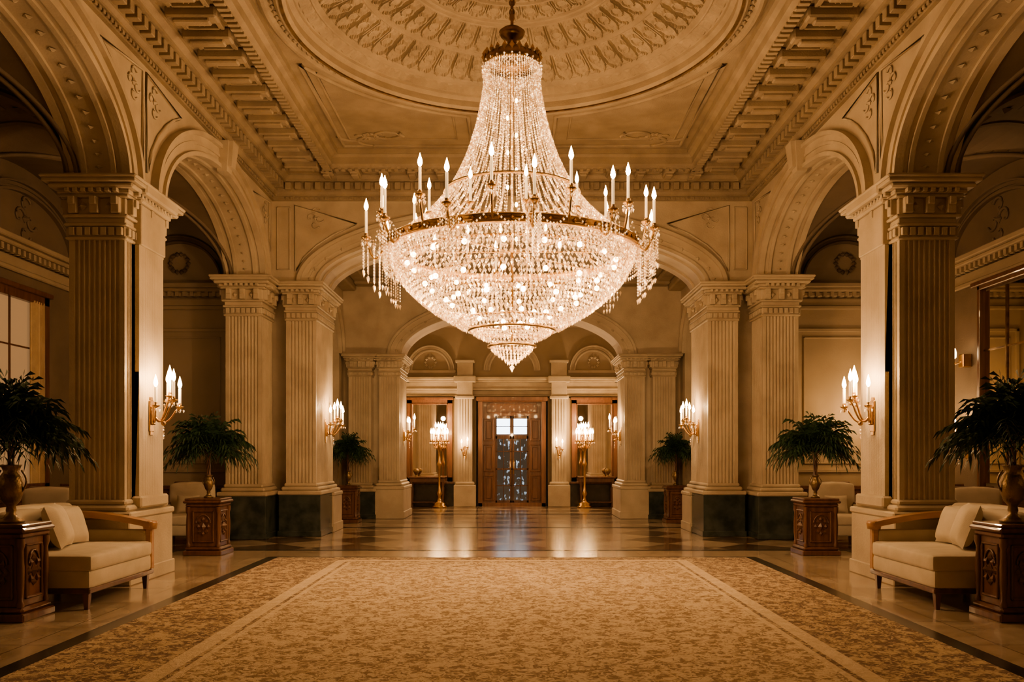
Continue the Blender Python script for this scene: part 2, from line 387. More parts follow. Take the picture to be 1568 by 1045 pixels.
# ---- main transverse wall with the great arch
m=MB()
arch_wall(m,'X',-XW,XW,0,3.4,.98,SP,6.6,YW,16.15,STONE,60)
archivolt(m,'X',0,3.4,.98,SP,YW,-1,STONE,.36)
for dy in (.2,.8): arch_band(m,'X',0,3.4,.98,SP,-.04,.01,YW+dy,YW+dy+.1,STONE)
for k in range(19):
    t=PI*(k+.5)/19
    m.octa(-3.55*math.cos(t),YW-.03,SP+1.13*math.sin(t),.05,.05,STONE)
keystone(m,'X',0,SP+.94,ENT,YW,-1,STONE,.16)
for sg in (-1,1):
    m.box(sg*4.8,sg*3.42,15.15,16.15,0,SP,STONE)
    frame_rect(m,'X',*(sorted((sg*4.12,sg*3.88))),SP+.25,ENT-.12,YW,-1,STONE,.025,.02)
    pts=[(sg*(3.84)*math.sin(PI/2*t),YW-.01,min(ENT-.1,SP+1.5*math.cos(PI/2*t))) for t in (.5,.6,.7,.8,.9)]+[(sg*3.8,YW-.01,ENT-.1)]
    m.tube(pts,.018,STONE,6,True)
    leafy(m,lambda u,v:(sg*3.45+u,YW-.01,SP+1.16+v),STONE,s=.9)
m.build('wall_main_arch')

# ---- cornice ring
m=MB()
prof=[(0,5.86),(.05,5.86),(.05,5.93),(.09,5.93),(.09,5.96),(.12,6.0),(.12,6.16),(.28,6.16),(.28,6.2),(.34,6.25),(.38,6.25),(.38,6.28),
      (1.02,6.31),(1.02,6.24),(1.06,6.20),(1.12,6.20),(1.14,6.24),(1.2,6.27),(1.2,6.38),(1.25,6.42),(1.3,6.42),(1.3,6.5)]
YN=-1.0; PYF=.6
vs=[];fs=[]
def ring(p): 
    x=XW-p; return [(-x,YN+p*PYF),(x,YN+p*PYF),(x,YW-p*PYF),(-x,YW-p*PYF)]
for p,z in prof: vs+=[(x,y,z) for x,y in ring(p)]
for i in range(len(prof)-1):
    for k in range(4): fs.append([4*i+k,4*i+(k+1)%4,4*i+4+(k+1)%4,4*i+4+k])
m.add(vs,fs,CEILM)
def cbox(side,u,w,p0,p1,z0,z1,ch=.006):
    if side=='b': m.box(u-w,u+w,YW-p0*PYF,YW-p1*PYF,z0,z1,CEILM,ch)
    else:
        s=-1 if side=='l' else 1
        m.box(s*(XW-p0),s*(XW-p1),u-w,u+w,z0,z1,CEILM,ch)
for side,u0,u1 in (('b',-3.98,3.98),('l',4.0,14.8),('r',4.0,14.8)):
    n=int((u1-u0)/.17)
    for i in range(n): cbox(side,u0+(i+.5)*(u1-u0)/n,.05,.1,.25,6.03,6.15)
    n=int((u1-u0)/.11)
    for i in range(n): cbox(side,u0+(i+.5)*(u1-u0)/n,.03,1.05,1.17,6.165,6.2,.004)
    n=int((u1-u0)/.085)
    for i in range(n): cbox(side,u0+(i+.5)*(u1-u0)/n,.026,.05,.08,5.88,5.92,.004)
for side,u0,u1 in (('b',-3.15,3.15),('l',4.0,14.2),('r',4.0,14.2)):
    n=int(round((u1-u0)/.48)); st=(u1-u0)/n
    for i in range(n+1):
        u=u0+i*st
        cbox(side,u,.085,.42,.98,6.17,6.3,.02)
        cbox(side,u,.06,.5,.9,6.13,6.18,.015)
        if i<n:
            v=u+st/2
            for (a,b,pp,qq) in ((-.11,.11,.47,.53),(-.11,.11,.87,.93)):
                cbox(side,v,.13,pp,qq,6.25,6.31)
            for q in (-.115,.115): cbox(side,v+q,.015,.5,.9,6.25,6.31,.004)
            if side=='b': c=(v,YW-.7*PYF)
            else: c=((-1 if side=='l' else 1)*(XW-.7),v)
            for k in range(6):
                an=k*TAU/6; m.octa(c[0]+.055*math.cos(an),c[1]+.055*math.sin(an),6.29,.04,.045,CEILM,an)
            m.ball(c[0],c[1],6.27,.03,CEILM,6)
m.build('trim_cornice')

# ---- ceiling with round opening + mouldings
DC=9.85; RO=2.78; RX=XW-1.3; RY1=YW-1.3*PYF; RY0=YN+1.3*PYF; ZC=6.5
m=MB()
angs=sorted(set([round(TAU*k/144,6) for k in range(144)]+[round(math.atan2(y-DC,x)%TAU,6) for x in (-RX,RX) for y in (RY0,RY1)]))
vs=[];fs=[];N=len(angs)
for a in angs:
    c,s=math.cos(a),math.sin(a)
    t=min([RX/abs(c) if abs(c)>1e-9 else 1e9,(RY1-DC)/s if s>1e-9 else 1e9,(RY0-DC)/s if s<-1e-9 else 1e9])
    vs.append((RO*c,DC+RO*s,ZC)); vs.append((t*c,DC+t*s,ZC))
for k in range(N):
    j=(k+1)%N; fs.append([2*k,2*k+1,2*j+1,2*j])
m.add(vs,fs,CEILM)
m.lathe([(2.86,6.5),(2.86,6.46),(2.82,6.43),(2.78,6.43),(2.75,6.47),(2.68,6.48),(2.68,6.44),(2.64,6.40),(2.58,6.40),(2.54,6.44),(2.54,6.52),(2.49,6.56),(2.47,6.62)],0,DC,160,CEILM,False)
for k in range(150):
    a=TAU*k/150; m.octa(2.715*math.cos(a),DC+2.715*math.sin(a),6.465,.035,.03,CEILM,a)
m.lathe([(2.61,6.41),(2.61,6.385),(2.575,6.385),(2.575,6.41)],0,DC,160,BRONZE,False)
for sg in (-1,1):
    x1=RX-.14; y1=RY1-.16; R=3.02
    pts=[(x1,y1)]
    ya=DC+math.sqrt(max(0,R*R-x1*x1)) if R>x1 else DC
    a0=math.atan2(ya-DC,x1); a1=PI/2-.22
    for k in range(16):
        a=a0+(a1-a0)*k/15; pts.append((R*math.cos(a),DC+R*math.sin(a)))
    pts.append((R*math.cos(a1),y1))
    m.tube([(sg*x,y,ZC-.005) for x,y in pts],.035,CEILM,6,True)
    cx=sum(p[0] for p in pts[:])/len(pts); cy=sum(p[1] for p in pts)/len(pts)
    pin=[(cx+(x-cx)*.82+.02,cy+(y-cy)*.82+.02) for x,y in pts]
    m.tube([(sg*x,y,ZC-.002) for x,y in pin],.02,CEILM,6,True)
    bx,by=x1-.5,y1-.42
    for t0,dr in ((0,1),(PI,1),(PI/2,-1),(3.6,-1)):
        sp=[]
        for k in range(26):
            t=k/25; r=.28*(1-t)+.03; an=t0+dr*t*5.2
            sp.append((sg*(bx+.22*math.cos(t0)+r*math.cos(an)),by+.16*math.sin(t0)+r*.8*math.sin(an),ZC-.01))
        m.tube(sp,[.03*(1-.6*k/25) for k in range(26)],CEILM,5)
    for k in range(10):
        an=k*TAU/10; m.octa(sg*(bx+.1*math.cos(an)),by+.1*math.sin(an),ZC-.01,.05,.03,CEILM,an)
NA=1200; rs=[2.5-2.46*i/130 for i in range(131)]
def dome_h(r,a):
    z=6.58+.62*(1-(r/2.5)**2)
    d=0
    def fan(r0,r1,N,ribs,amp):
        t=(a*N/TAU)%1; q=(r-r0)/(r1-r0)
        if q<0 or q>1: return 0
        w=abs(t-.5)*2
        lim=.93 if q<.62 else .93*math.sqrt(max(0,1-((q-.62)/.38)**2))
        if w>lim: 
            return amp*.5*(.5+.5*math.sin(q*60))*(.3 if q<.7 else 1)
        e=lim-w
        if e<.13: return amp*1.4
        mm=math.hypot((t-.5)*TAU*r/N,(q-.42)*(r1-r0))
        if mm<.085: return amp*(1.3 if mm>.06 else .5+.9*(1-mm/.06))
        return amp*.7*(.5+.5*math.cos(w*ribs*PI))*(1-.25*q)*(.75+.25*math.cos(q*40))
    for r0 in (2.30,1.80,1.30,1.22,.92,.62):
        x=(r-r0)/.03
        d+=.042*math.exp(-x*x)
    d+=fan(1.84,2.25,54,3,.032)+fan(1.36,1.76,40,3,.03)+fan(.96,1.18,30,2,.026)+fan(.66,.88,22,2,.024)
    if r<.55: d+=.04*abs(math.sin(a*6))*math.sin(PI*min(1,r/.55))
    if 2.33<r<2.46: d+=.028*(.5+.5*math.cos(a*90))
    return z-d
vs=[];fs=[]
for r in rs:
    for k in range(NA):
        a=TAU*k/NA; vs.append((r*math.cos(a),DC+r*math.sin(a),dome_h(r,a)))
for i in range(len(rs)-1):
    for k in range(NA): fs.append([i*NA+k,i*NA+(k+1)%NA,(i+1)*NA+(k+1)%NA,(i+1)*NA+k])
fs.append([(len(rs)-1)*NA+k for k in range(NA)])
m.add(vs,fs,CEILM,False)
m.build('ceiling')

# ---- aisles
def f(m):
    x0,x1=-XA,-XO+.05; xc=(x0+x1)/2; ax=(x1-x0)/2
    for i in range(3):
        y0=PY[i][1]; y1=PY[i+1][0]; yc=(y0+y1)/2; ay=(y1-y0)/2; n=30
        vs=[];fs=[]
        for a in range(n+1):
            for b in range(n+1):
                u=-math.cos(PI*a/n); v=-math.cos(PI*b/n)
                z=SP+1.12*max(math.sqrt(max(0,1-u*u)),math.sqrt(max(0,1-v*v)))
                vs.append((xc+ax*u,yc+ay*v,z))
        for a in range(n):
            for b in range(n):
                k=a*(n+1)+b; fs.append([k,k+1,k+n+2,k+n+1])
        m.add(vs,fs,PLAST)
        for sg in (-1,1):
            for off in (-.05,.05):
                pts=[(xc+ax*.995*u+off,yc+sg*ay*.995*u,SP+1.115*math.sqrt(max(0,1-u*u))) for u in [-math.cos(PI*k/30) for k in range(31)]]
                m.tube(pts,.03,PLAST,5)
        m.lathe([(.001,-.1),(.1,-.08),(.22,-.03),(.25,0)],xc,yc,20,PLAST,True,SP+1.12)
    for a,b in PY[:3]:
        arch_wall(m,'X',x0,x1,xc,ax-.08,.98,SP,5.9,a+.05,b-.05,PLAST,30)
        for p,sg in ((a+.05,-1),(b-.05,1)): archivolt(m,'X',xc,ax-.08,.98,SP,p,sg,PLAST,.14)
        for k in range(1,12):
            t=PI*k/12; m.octa(xc-(ax-.1)*math.cos(t),(a+b)/2,SP+.97*math.sin(t),.10,.04,PLAST,PI/4)
for mir in (False,True):
    q=MB(); f(q); q.build('ceiling_aisle',mir)
WYC=11.45
def outer(m):
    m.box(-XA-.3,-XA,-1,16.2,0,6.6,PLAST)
    for i,(a,b) in enumerate(PY):
        m.box(-XA,-XA+.1,a+.1,b-.1,.9,SP,PLASTB)
        m.prism(fluted_poly(-XA,-XA+.14,a+.2,b-.2,.075,.02,(0,1,0,0)),.92,SP-.5,PLASTB)
        m.box(-XA,-XA+.18,a+.05,b-.05,0,.92,PLASTB,.02)
        m.box(-XA,-XA+.2,a+.08,b-.08,SP-.5,SP-.42,PLASTB,.02); m.box(-XA,-XA+.17,a+.15,b-.15,SP-.42,SP-.2,PLASTB,.02)
    m.box(-XA,-XA+.05,-1,15.1,0,.75,WOOD); m.box(-XA,-XA+.09,-1,15.1,.75,.82,WOOD,.01)
    for z0,z1,d in ((3.98,4.05,.06),(4.05,4.2,.03),(4.2,4.28,.1),(4.28,4.34,.2),(4.34,4.42,.26)):
        m.box(-XA,-XA+d,-1,15.1,z0,z1,PLASTB,.015)
    y=-.9
    while y<15: m.box(-XA,-XA+.15,y,y+.06,4.2,4.28,PLASTB); y+=.13
    for yc in (12.25,7.2):
        archivolt(m,'Y',yc,1.25,.72,SP+.04,-XA,1,PLAST,.12)
        leafy(m,lambda u,v:(-XA+.01,yc+u,SP+.4+v),PLAST,s=1.6)
both('wall_side',outer)
def f(m):
    m.box(-XA,-XO+.02,15.1,15.4,0,6.6,PLASTB)
    for z0,z1,d in ((3.98,4.05,.06),(4.05,4.18,.03),(4.2,4.28,.1),(4.28,4.34,.18),(4.34,4.42,.24)):
        m.box(-XA,-XO+.02,15.1-d,15.12,z0,z1,PLASTB,.015)
    x=-XA+.05
    while x<-XO: m.box(x,x+.06,15.1-.14,15.1,4.2,4.28,PLASTB); x+=.13
    frame_rect(m,'X',-6.75,-5.0,1.1,3.65,15.1,-1,PLASTB,.06,.04)
    frame_rect(m,'X',-6.6,-5.15,1.25,3.5,15.1,-1,PLASTB,.03,.025)
    m.box(-XA,-XO+.02,15.05,15.1,0,.8,WOOD); m.box(-XA,-XO+.02,15.0,15.1,.8,.87,WOOD,.01)
    archivolt(m,'X',-5.88,.75,.72,SP+.05,15.1,-1,PLAST,.1)
    for k in range(14):
        a=k*TAU/14; m.octa(-5.88+.16*math.cos(a),15.08,SP+.4+.16*math.sin(a),.05,.05,PLAST,a)
both('wall_end',f)

CURTF=noisy('linen_drape',(.42,.30,.17),(.50,.37,.22),.9,5,.2,60)
def window(right):
    for (yc,hw) in ((WYC,1.15),(7.2,1.15)):
        m=MB(); x=-XA; fw=.07 if right else .14; zt=3.82 if right else 3.65
        m.box(x,x+.02,yc-hw,yc+hw,1.0,zt,MIRR if right else CURT)
        frame_rect(m,'Y',yc-hw-fw,yc+hw+fw,.86,zt+.1,x,1,WOOD,fw,.1)
        m.box(x,x+.16,yc-hw-.15,yc+hw+.15,.82,.9,WOOD,.01); m.box(x,x+.16,yc-hw-.15,yc+hw+.15,zt+.08,zt+.15,WOOD,.01)
        nn=4 if right else 3
        for k in range(1,nn): 
            u=yc-hw+2*hw*k/nn; m.box(x,x+.04,u-.014,u+.014,1,zt,BRONZE if right else WOOD)
        for z in (1.65,2.3,2.95): m.box(x,x+.035,yc-hw,yc+hw,z-.012,z+.012,BRONZE if right else WOOD)
        if not right:
            for s in (-1,1):
                n=14; poly=[]
                for k in range(n+1): poly.append((x+.09+.03*math.sin(k*2.2),yc+s*(hw-.32*k/n)))
                poly2=[(px-.015,py) for px,py in poly[::-1]]
                m.prism(poly+poly2,1.0,3.64,CURTF)
        m.build('window_1' if yc>10 else 'window_2',right)
window(False); window(True)

# ---- floor, front wall
m=MB(); m.box(-7.4,7.4,-1.6,24.6,-.2,0,FLOORM); m.build('floor')
m=MB(); m.box(-7.3,7.3,-1.3,-1.0,0,6.8,PLASTB)
frame_rect(m,'X',-3,3,1,4,-1.0,1,PLASTB,.08,.05); m.build('wall_front')
m=MB()
for s in (-1,1): m.box(s*3.21,s*3.36,-1,11.77,0,.004,INLAY)
m.box(-3.36,3.36,11.62,11.77,0,.0042,INLAY)
m.box(-4.9,4.9,12.55,12.68,0,.004,INLAY)
for s in (-1,1): m.box(s*4.9,s*5.0,-1,12.63,0,.004,INLAY)
m.box(-3.3,3.3,16.5,16.62,0,.004,INLAY); m.box(-2.4,2.4,20.35,20.45,0,.004,INLAY)
m.build('trim_floor_inlay')
m=MB()
def cq(x0,x1,y0,y1,mat): m.box(x0,x1,y0,y1,.004,.018,mat)
cq(-2.08,2.08,-.9,11.1,CARP)
for s in (-1,1):
    cq(s*2.08,s*2.13,-.9,11.1,CARPB); cq(s*2.13,s*2.17,-.9,11.15,CARPO); cq(s*2.17,s*2.3,-.9,11.3,CARPB)
    cq(s*2.3,s*3.18,-.9,11.58,CARPO)
cq(-2.3,2.3,11.3,11.58,CARPO); cq(-2.17,2.17,11.15,11.3,CARPB); cq(-2.13,2.13,11.1,11.15,CARPO)
m.build('carpet')

# ---- second hall
m=MB(); m.box(-6,6,16.1,20.2,5.35,5.5,CEILM)
for s in (-1,1):
    m.box(s*3.5,s*3.9,16.15,19.2,5.1,5.35,CEILM,.03); m.box(s*3.2,s*3.5,16.15,19.2,5.25,5.35,CEILM,.03)
m.box(-3.5,3.5,18.8,19.2,5.2,5.35,CEILM,.03)
m.build('ceiling_second_hall')
def f(m):
    arch_wall(m,'Y',16.15,19.25,17.65,1.1,.95,3.65,5.4,-4.2,-3.8,STONE)
    archivolt(m,'Y',17.65,1.1,.95,3.65,-3.8,1,STONE,.22)
    m.box(-4.2,-3.8,16.15,16.55,0,3.65,STONE); m.box(-4.2,-3.8,18.75,19.25,0,3.65,STONE)
    m.box(-6.2,-6.0,16.15,19.4,0,5.4,PLAST)
    m.box(-6.2,-3.1,19.25,19.9,0,5.4,PLASTB)
    for z0,z1,d in ((3.4,3.5,.04),(3.5,3.6,.1),(3.6,3.66,.16)): m.box(-6.0,-6.0+d,16.15,19.3,z0,z1,STONE,.01)
both('wall_second_hall',f)
m=MB()
arch_wall(m,'X',-3.85,3.85,0,2.5,1.02,3.65,5.4,19.2,20.15,STONE,50)
archivolt(m,'X',0,2.5,1.02,3.65,19.2,-1,STONE,.3)
for k in range(15):
    t=PI*(k+.5)/15; m.octa(-2.62*math.cos(t),19.17,3.65+1.14*math.sin(t),.045,.045,STONE)
for s in (-1,1): m.box(s*3.2,s*2.6,19.2,20.15,0,3.65,STONE)
m.build('wall_second_arch')

# ---- entrance hall
YB=23.6
m=MB(); m.box(-3.3,3.3,20.1,24,4.95,5.1,CEILM)
for s in (-1,1): m.box(s*3.1,s*2.8,20.1,YB,4.8,4.95,CEILM,.04)
m.build('ceiling_entrance')
def f(m):
    m.box(-3.3,-3.0,20.1,24,0,5.0,PLASTB)
    for z0,z1,d in ((3.2,3.3,.05),(3.3,3.42,.1),(3.42,3.5,.18)): m.box(-3.0,-3.0+d,20.15,YB,z0,z1,STONE,.01)
both('wall_entrance_side',f)
m=MB()
m.box(-3.3,-.99,YB,YB+.3,0,3,PLASTB); m.box(.99,3.3,YB,YB+.3,0,3,PLASTB); m.box(-3.3,3.3,YB,YB+.3,3.03,5.0,PLASTB)
for z0,z1,d in ((3.03,3.08,.06),(3.08,3.2,.03),(3.2,3.26,.1),(3.26,3.42,.05),(3.42,3.48,.14),(3.48,3.56,.22)):
    m.box(-3.0,3.0,YB-d,YB,z0,z1,STONE,.012)
for s in (-1,1):
    a,b=sorted((s*1.03,s*1.55))
    m.box(a-.04,b+.04,YB-.36,YB,0,.6,STONE,.015); m.box(a,b,YB-.32,YB,.6,.68,STONE,.02)
    m.prism(fluted_poly(a+.06,b-.06,YB-.27,YB,.07,.015,(1,0,0,0)),.68,2.95,STONE)
    m.box(a,b,YB-.32,YB,2.95,3.04,STONE,.02)
    m.box(a+.05,b-.05,YB-.28,YB,3.04,3.4,STONE,.01); m.box(a-.04,b+.04,YB-.38,YB,3.4,3.58,STONE,.02)
    m.box(a+.05,b-.05,YB-.25,YB,3.58,3.95,STONE,.01); m.box(a,b,YB-.3,YB,3.95,4.02,STONE,.01)
    c,d=sorted((s*1.59,s*3.0))
    m.box(c,d,YB-.12,YB,0,.62,INLAY,.01); m.box(c,d,YB-.15,YB,.62,.68,WOOD,.01)
    xc=s*2.25
    archivolt(m,'X',xc,.52,.55,3.75,YB,-1,STONE,.14)
    m.box(xc-.7,xc+.7,YB-.08,YB,3.68,3.76,STONE,.01)
    for k in range(10):
        an=k*TAU/10; m.octa(xc+.14*math.cos(an),YB-.01,3.98+.14*math.sin(an),.05,.05,STONE,an)
archivolt(m,'X',0,.62,.62,3.75,YB,-1,STONE,.16)
m.build('wall_back')
def f(m):
    x0,x1=-2.9,-1.64
    m.box(x0+.1,x1-.1,YB-.06,YB-.03,.7,2.85,MIRR)
    frame_rect(m,'X',x0,x1,.66,2.98,YB,-1,DOORW,.15,.1); frame_rect(m,'X',x0+.13,x1-.13,.8,2.84,YB,-1,DOORW,.03,.13)
    m.box(x0-.03,x1+.03,YB-.15,YB,2.93,3.01,DOORW,.01)
both('wall_mirror',f)
# door
m=MB()
frame_rect(m,'X',-.93,.93,-.02,3.0,YB-.02,-1,DOORW,.12,.16)
m.box(-.98,.98,YB-.24,YB,2.9,3.02,DOORW,.015)
m.box(-.82,.82,YB-.02,YB+.2,2.5,2.9,DOORW); frame_rect(m,'X',-.7,.7,2.58,2.84,YB-.03,-1,DOORW,.03,.03)
for s in (-1,1):
    a,b=sorted((s*.46,s*.83))
    m.box(a,b,YB-.02,YB+.1,0,2.5,DOORW)
    for z0,z1 in ((.15,.85),(.95,1.7),(1.8,2.42)):
        frame_rect(m,'X',a+.05,b-.05,z0,z1,YB-.02,-1,DOORW,.03,.03); m.box(a+.11,b-.11,YB-.035,YB,z0+.07,z1-.07,DOORW,.01)
    a,b=sorted((s*.01,s*.46))
    m.box(a+.03,b-.03,YB+.1,YB+.12,.1,1.86,DGLASS)
    for (p,q,r,t) in ((a,a+.05,0,1.95),(b-.05,b,0,1.95),(a,b,0,.16),(a,b,1.86,1.97),(a,b,1.0,1.05),(a,b,1.5,1.53),(a,b,.55,.58),((a+b)/2-.01,(a+b)/2+.01,.1,1.9)):
        m.box(p,q,YB+.06,YB+.13,r,t,WOOD,.005)
    m.tube([(s*.05,YB+.04,.9),(s*.05,YB+.0,.93),(s*.05,YB+.0,1.25),(s*.05,YB+.04,1.28)],.012,BRASS)
    m.box(a+.03,b-.03,YB+.1,YB+.12,2.0,2.44,SKYP)
    for (p,q,r,t) in ((a,a+.04,1.95,2.5),(b-.05,b,1.95,2.5),(a,b,2.42,2.5),(a,b,2.2,2.218)):
        m.box(p,q,YB+.06,YB+.13,r,t,WOOD,.005)
m.box(-.95,.95,YB+.14,YB+.3,0,3,WOOD)
door=m.build('door_1')

# ================================================================ chandelier
CX,CY=0,DC
chand=bpy.data.objects.new('chandelier',None); COL.objects.link(chand); chand.location=(0,DC,3.75)
fr=MB(); cr=MB(); cd=MB(); bl=MB()
fr.lathe([(.001,7.2),(.2,7.2),(.22,7.12),(.14,7.05),(.05,7.0),(.03,6.95)],0,CY,24,BRONZE)
fr.lathe([(.018,7.0),(.018,6.5),(.03,6.48),(.03,6.44),(.018,6.42),(.02,6.35),(.10,6.33),(.15,6.29),(.13,6.24),(.06,6.2),(.05,6.14),(.13,6.10),(.2,6.06),(.16,6.02),(.3,6.0),(.325,5.97),(.325,5.90),(.30,5.88)],0,CY,36,BRONZE)
for k in range(9):
    z=6.52+k*.055; a=k%2*PI/2
    fr.tube([(.028*math.cos(t)*math.cos(a),CY+.028*math.cos(t)*math.sin(a),z+.04*math.sin(t)) for t in [TAU*i/10 for i in range(10)]],.009,BRONZE,5,True)
for k in range(24):
    a=TAU*k/24; fr.octa(.325*math.cos(a),CY+.325*math.sin(a),6.0,.03,.05,BRASS,a)
fr.tube([(0,CY,5.9),(0,CY,2.6)],.018,BRASS,8)
RR=1.45; ZR=3.75
def rprof(pr,n=96,mat=BRASS,z0=0): fr.lathe(pr,0,CY,n,mat,True,z0)
rprof([(RR-.03,.045),(RR+.03,.045),(RR+.045,.03),(RR+.03,.015),(RR+.03,-.02),(RR+.045,-.035),(RR+.03,-.05),(RR-.03,-.05),(RR-.03,.045)],mat=BRASS,z0=ZR)
for k in range(72):
    a=TAU*k/72; fr.octa((RR+.035)*math.cos(a),CY+(RR+.035)*math.sin(a),ZR,.02,.025,BRASS,a)
for k in range(8):
    a=TAU*k/8; fr.tube([(0,CY,ZR+.0),(RR*math.cos(a),CY+RR*math.sin(a),ZR)],.01,BRASS,5)
for r,z in ((.78,4.42),(1.30,3.62),(.62,2.95),(.50,2.84),(.27,2.66)):
    fr.lathe([(r-.012,-.012),(r+.012,-.012),(r+.012,.012),(r-.012,.012),(r-.012,-.012)],0,CY,72,BRASS,True,z)
def interp(pr,t):
    n=len(pr)-1; x=min(max(t,0),.99999)*n; i=int(x); f=x-i
    p0=pr[max(i-1,0)];p1=pr[i];p2=pr[i+1];p3=pr[min(i+2,n)]
    return tuple(.5*((2*p1[j])+(-p0[j]+p2[j])*f+(2*p0[j]-5*p1[j]+4*p2[j]-p3[j])*f*f+(-p0[j]+3*p1[j]-3*p2[j]+p3[j])*f**3) for j in (0,1))
tent=[(.31,5.9),(.345,5.55),(.43,5.15),(.57,4.75),(.78,4.38),(1.08,4.05),(1.42,3.80)]
NS=68
for s in range(NS):
    a=TAU*s/NS; nb=92
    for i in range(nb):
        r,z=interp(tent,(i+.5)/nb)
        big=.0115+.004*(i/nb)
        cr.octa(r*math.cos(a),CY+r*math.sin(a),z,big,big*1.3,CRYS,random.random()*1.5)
for s in range(12):
    a=TAU*s/12
    for i in range(50):
        z=5.85-i*.04; r=.10+.08*(i/50); cr.octa(r*math.cos(a),CY+r*math.sin(a),z,.012,.016,CRYS,random.random())
for k in range(24):
    a0=TAU*k/24;a1=TAU*(k+1)/24
    for i in range(9):
        t=i/8; a=a0+(a1-a0)*t; cr.octa(.34*math.cos(a),CY+.34*math.sin(a),5.9-.11*math.sin(PI*t),.013,.017,CRYS,a)
bowl=[(1.40,3.74),(1.38,3.60),(1.28,3.42),(1.12,3.25),(.92,3.09),(.72,2.97),(.58,2.89)]
NR=26
for i in range(NR):
    r,z=interp(bowl,i/(NR-1))
    n=int(TAU*r/.050)
    for k in range(n):
        a=TAU*(k+.5*(i%2))/n+random.uniform(-.004,.004)
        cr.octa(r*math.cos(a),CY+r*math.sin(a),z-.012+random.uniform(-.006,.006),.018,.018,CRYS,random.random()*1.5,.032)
tip=[(.47,2.86),(.43,2.80),(.30,2.74)]
for i in range(6):
    r,z=interp(tip,i/5); n=max(5,int(TAU*r/.046))
    for k in range(n):
        a=TAU*(k+.5*(i%2))/n; cr.octa(r*math.cos(a),CY+r*math.sin(a),z,.017,.015,CRYS,random.random(),.03)
tip=[(.25,2.68),(.22,2.61),(.13,2.54),(.05,2.47)]
for i in range(8):
    r,z=interp(tip,i/7); n=max(5,int(TAU*r/.042))
    for k in range(n):
        a=TAU*(k+.5*(i%2))/n; cr.octa(r*math.cos(a),CY+r*math.sin(a),z,.016,.015,CRYS,random.random(),.03)
cr.octa(0,CY,2.42,.03,.03,CRYS,0,.06); cr.ball(0,CY,2.48,.03,CRYS,8)
for rr,zz in ((1.15,3.62),(.85,3.45),(.55,3.25)):
    n=int(TAU*rr/.07)
    for k in range(n):
        a=TAU*k/n; cr.octa(rr*math.cos(a),CY+rr*math.sin(a),zz,.018,.018,CRYS,random.random(),.045)
for k in range(130):
    a=TAU*k/130
    for j in range(4): cr.octa((RR+.01)*math.cos(a),CY+(RR+.01)*math.sin(a),ZR-.075-j*.034,.010,.015,CRYS,a)
    cr.octa((RR+.01)*math.cos(a),CY+(RR+.01)*math.sin(a),ZR-.22,.014,.015,CRYS,a,.035)
NC=24; flames=[]
FLP=[(.001,0),(.014,.015),(.021,.04),(.017,.07),(.008,.10),(.001,.13)]
for k in range(NC):
    a=TAU*(k+.5)/NC; c,s=math.cos(a),math.sin(a)
    out=(k%2==0)
    r1,zb,hl=(1.66,3.84,.32) if out else (1.53,4.02,.30)
    pts=[]
    for i in range(11):
        t=i/10; r=RR+.02+(r1-RR-.02)*t; z=ZR-.02-(.12)*math.sin(PI*t)*(1 if out else -.3)+(zb-ZR)*t**2
        pts.append((r*c,CY+r*s,z))
    fr.tube(pts,.014,BRASS,6)
    x,y=r1*c,CY+r1*s
    fr.lathe([(.004,-.06),(.02,-.04),(.012,-.02),(.03,0),(.055,.02),(.055,.03),(.02,.035),(.022,.07)],x,y,12,BRASS,True,zb)
    cd.lathe([(.015,.03),(.015,hl),(.011,hl+.008),(.001,hl+.01)],x,y,10,CANDLE,True,zb)
    bl.lathe([(p*1.25,q*1.1) for p,q in FLP],x,y,8,FLAME,True,zb+hl+.005)
    flames.append((x,y,zb+hl+.05))
    for q in range(8):
        an=TAU*q/8; bx,by=x+.052*math.cos(an),y+.052*math.sin(an)
        cr.octa(bx,by,zb-.01,.01,.012,CRYS,an); cr.octa(bx,by,zb-.045,.013,.014,CRYS,an,.035)
    if out:
        for (dr,ln) in ((-.02,9),(-.09,12),(-.15,14),(.03,7)):
            for side in (-1,0,1):
                aa=a+side*.035; r=r1+dr
                for j in range(ln): cr.octa(r*math.cos(aa),CY+r*math.sin(aa),zb-.1-j*.034,.011,.016,CRYS,aa)
                cr.octa(r*math.cos(aa),CY+r*math.sin(aa),zb-.1-ln*.034-.03,.017,.02,CRYS,aa,.05)
    a2=TAU*(k+1.5)/NC
    for i in range(13):
        t=i/12; aa=a+(a2-a)*t; r=1.58
        z=3.83-.16*math.sin(PI*t)
        cr.octa(r*math.cos(aa),CY+r*math.sin(aa),z,.012,.015,CRYS,aa)
for k in range(12):
    a=TAU*(k)/12+.13; r=1.12; x,y=r*math.cos(a),CY+r*math.sin(a)
    fr.tube([(RR*math.cos(a),CY+RR*math.sin(a),ZR),((r+.1)*math.cos(a),CY+(r+.1)*math.sin(a),ZR+.1),(x,y,ZR+.24)],.01,BRASS,5)
    fr.lathe([(.004,-.03),(.04,.0),(.04,.01),(.018,.02)],x,y,10,BRASS,True,ZR+.26)
    cd.lathe([(.014,.0),(.014,.24),(.001,.245)],x,y,8,CANDLE,True,ZR+.27)
    bl.lathe(FLP,x,y,8,FLAME,True,ZR+.51)
for (n,r,z) in ((18,1.2,3.60),(14,1.0,3.36),(12,.76,3.18),(8,.45,3.02),(4,.2,2.9)):
    for k in range(n):
        a=TAU*(k+.3)/n; bl.ball(r*math.cos(a),CY+r*math.sin(a),z,.03,BULB,8)
for k in range(9): bl.ball(.05*(-1)**k,CY,3.9+k*.2,.018,BULB,6,1.6)
fr.build('brass_frame',parent=chand); cr.build('crystal_strands',parent=chand); cd.build('candles',parent=chand); bl.build('bulbs',parent=chand)
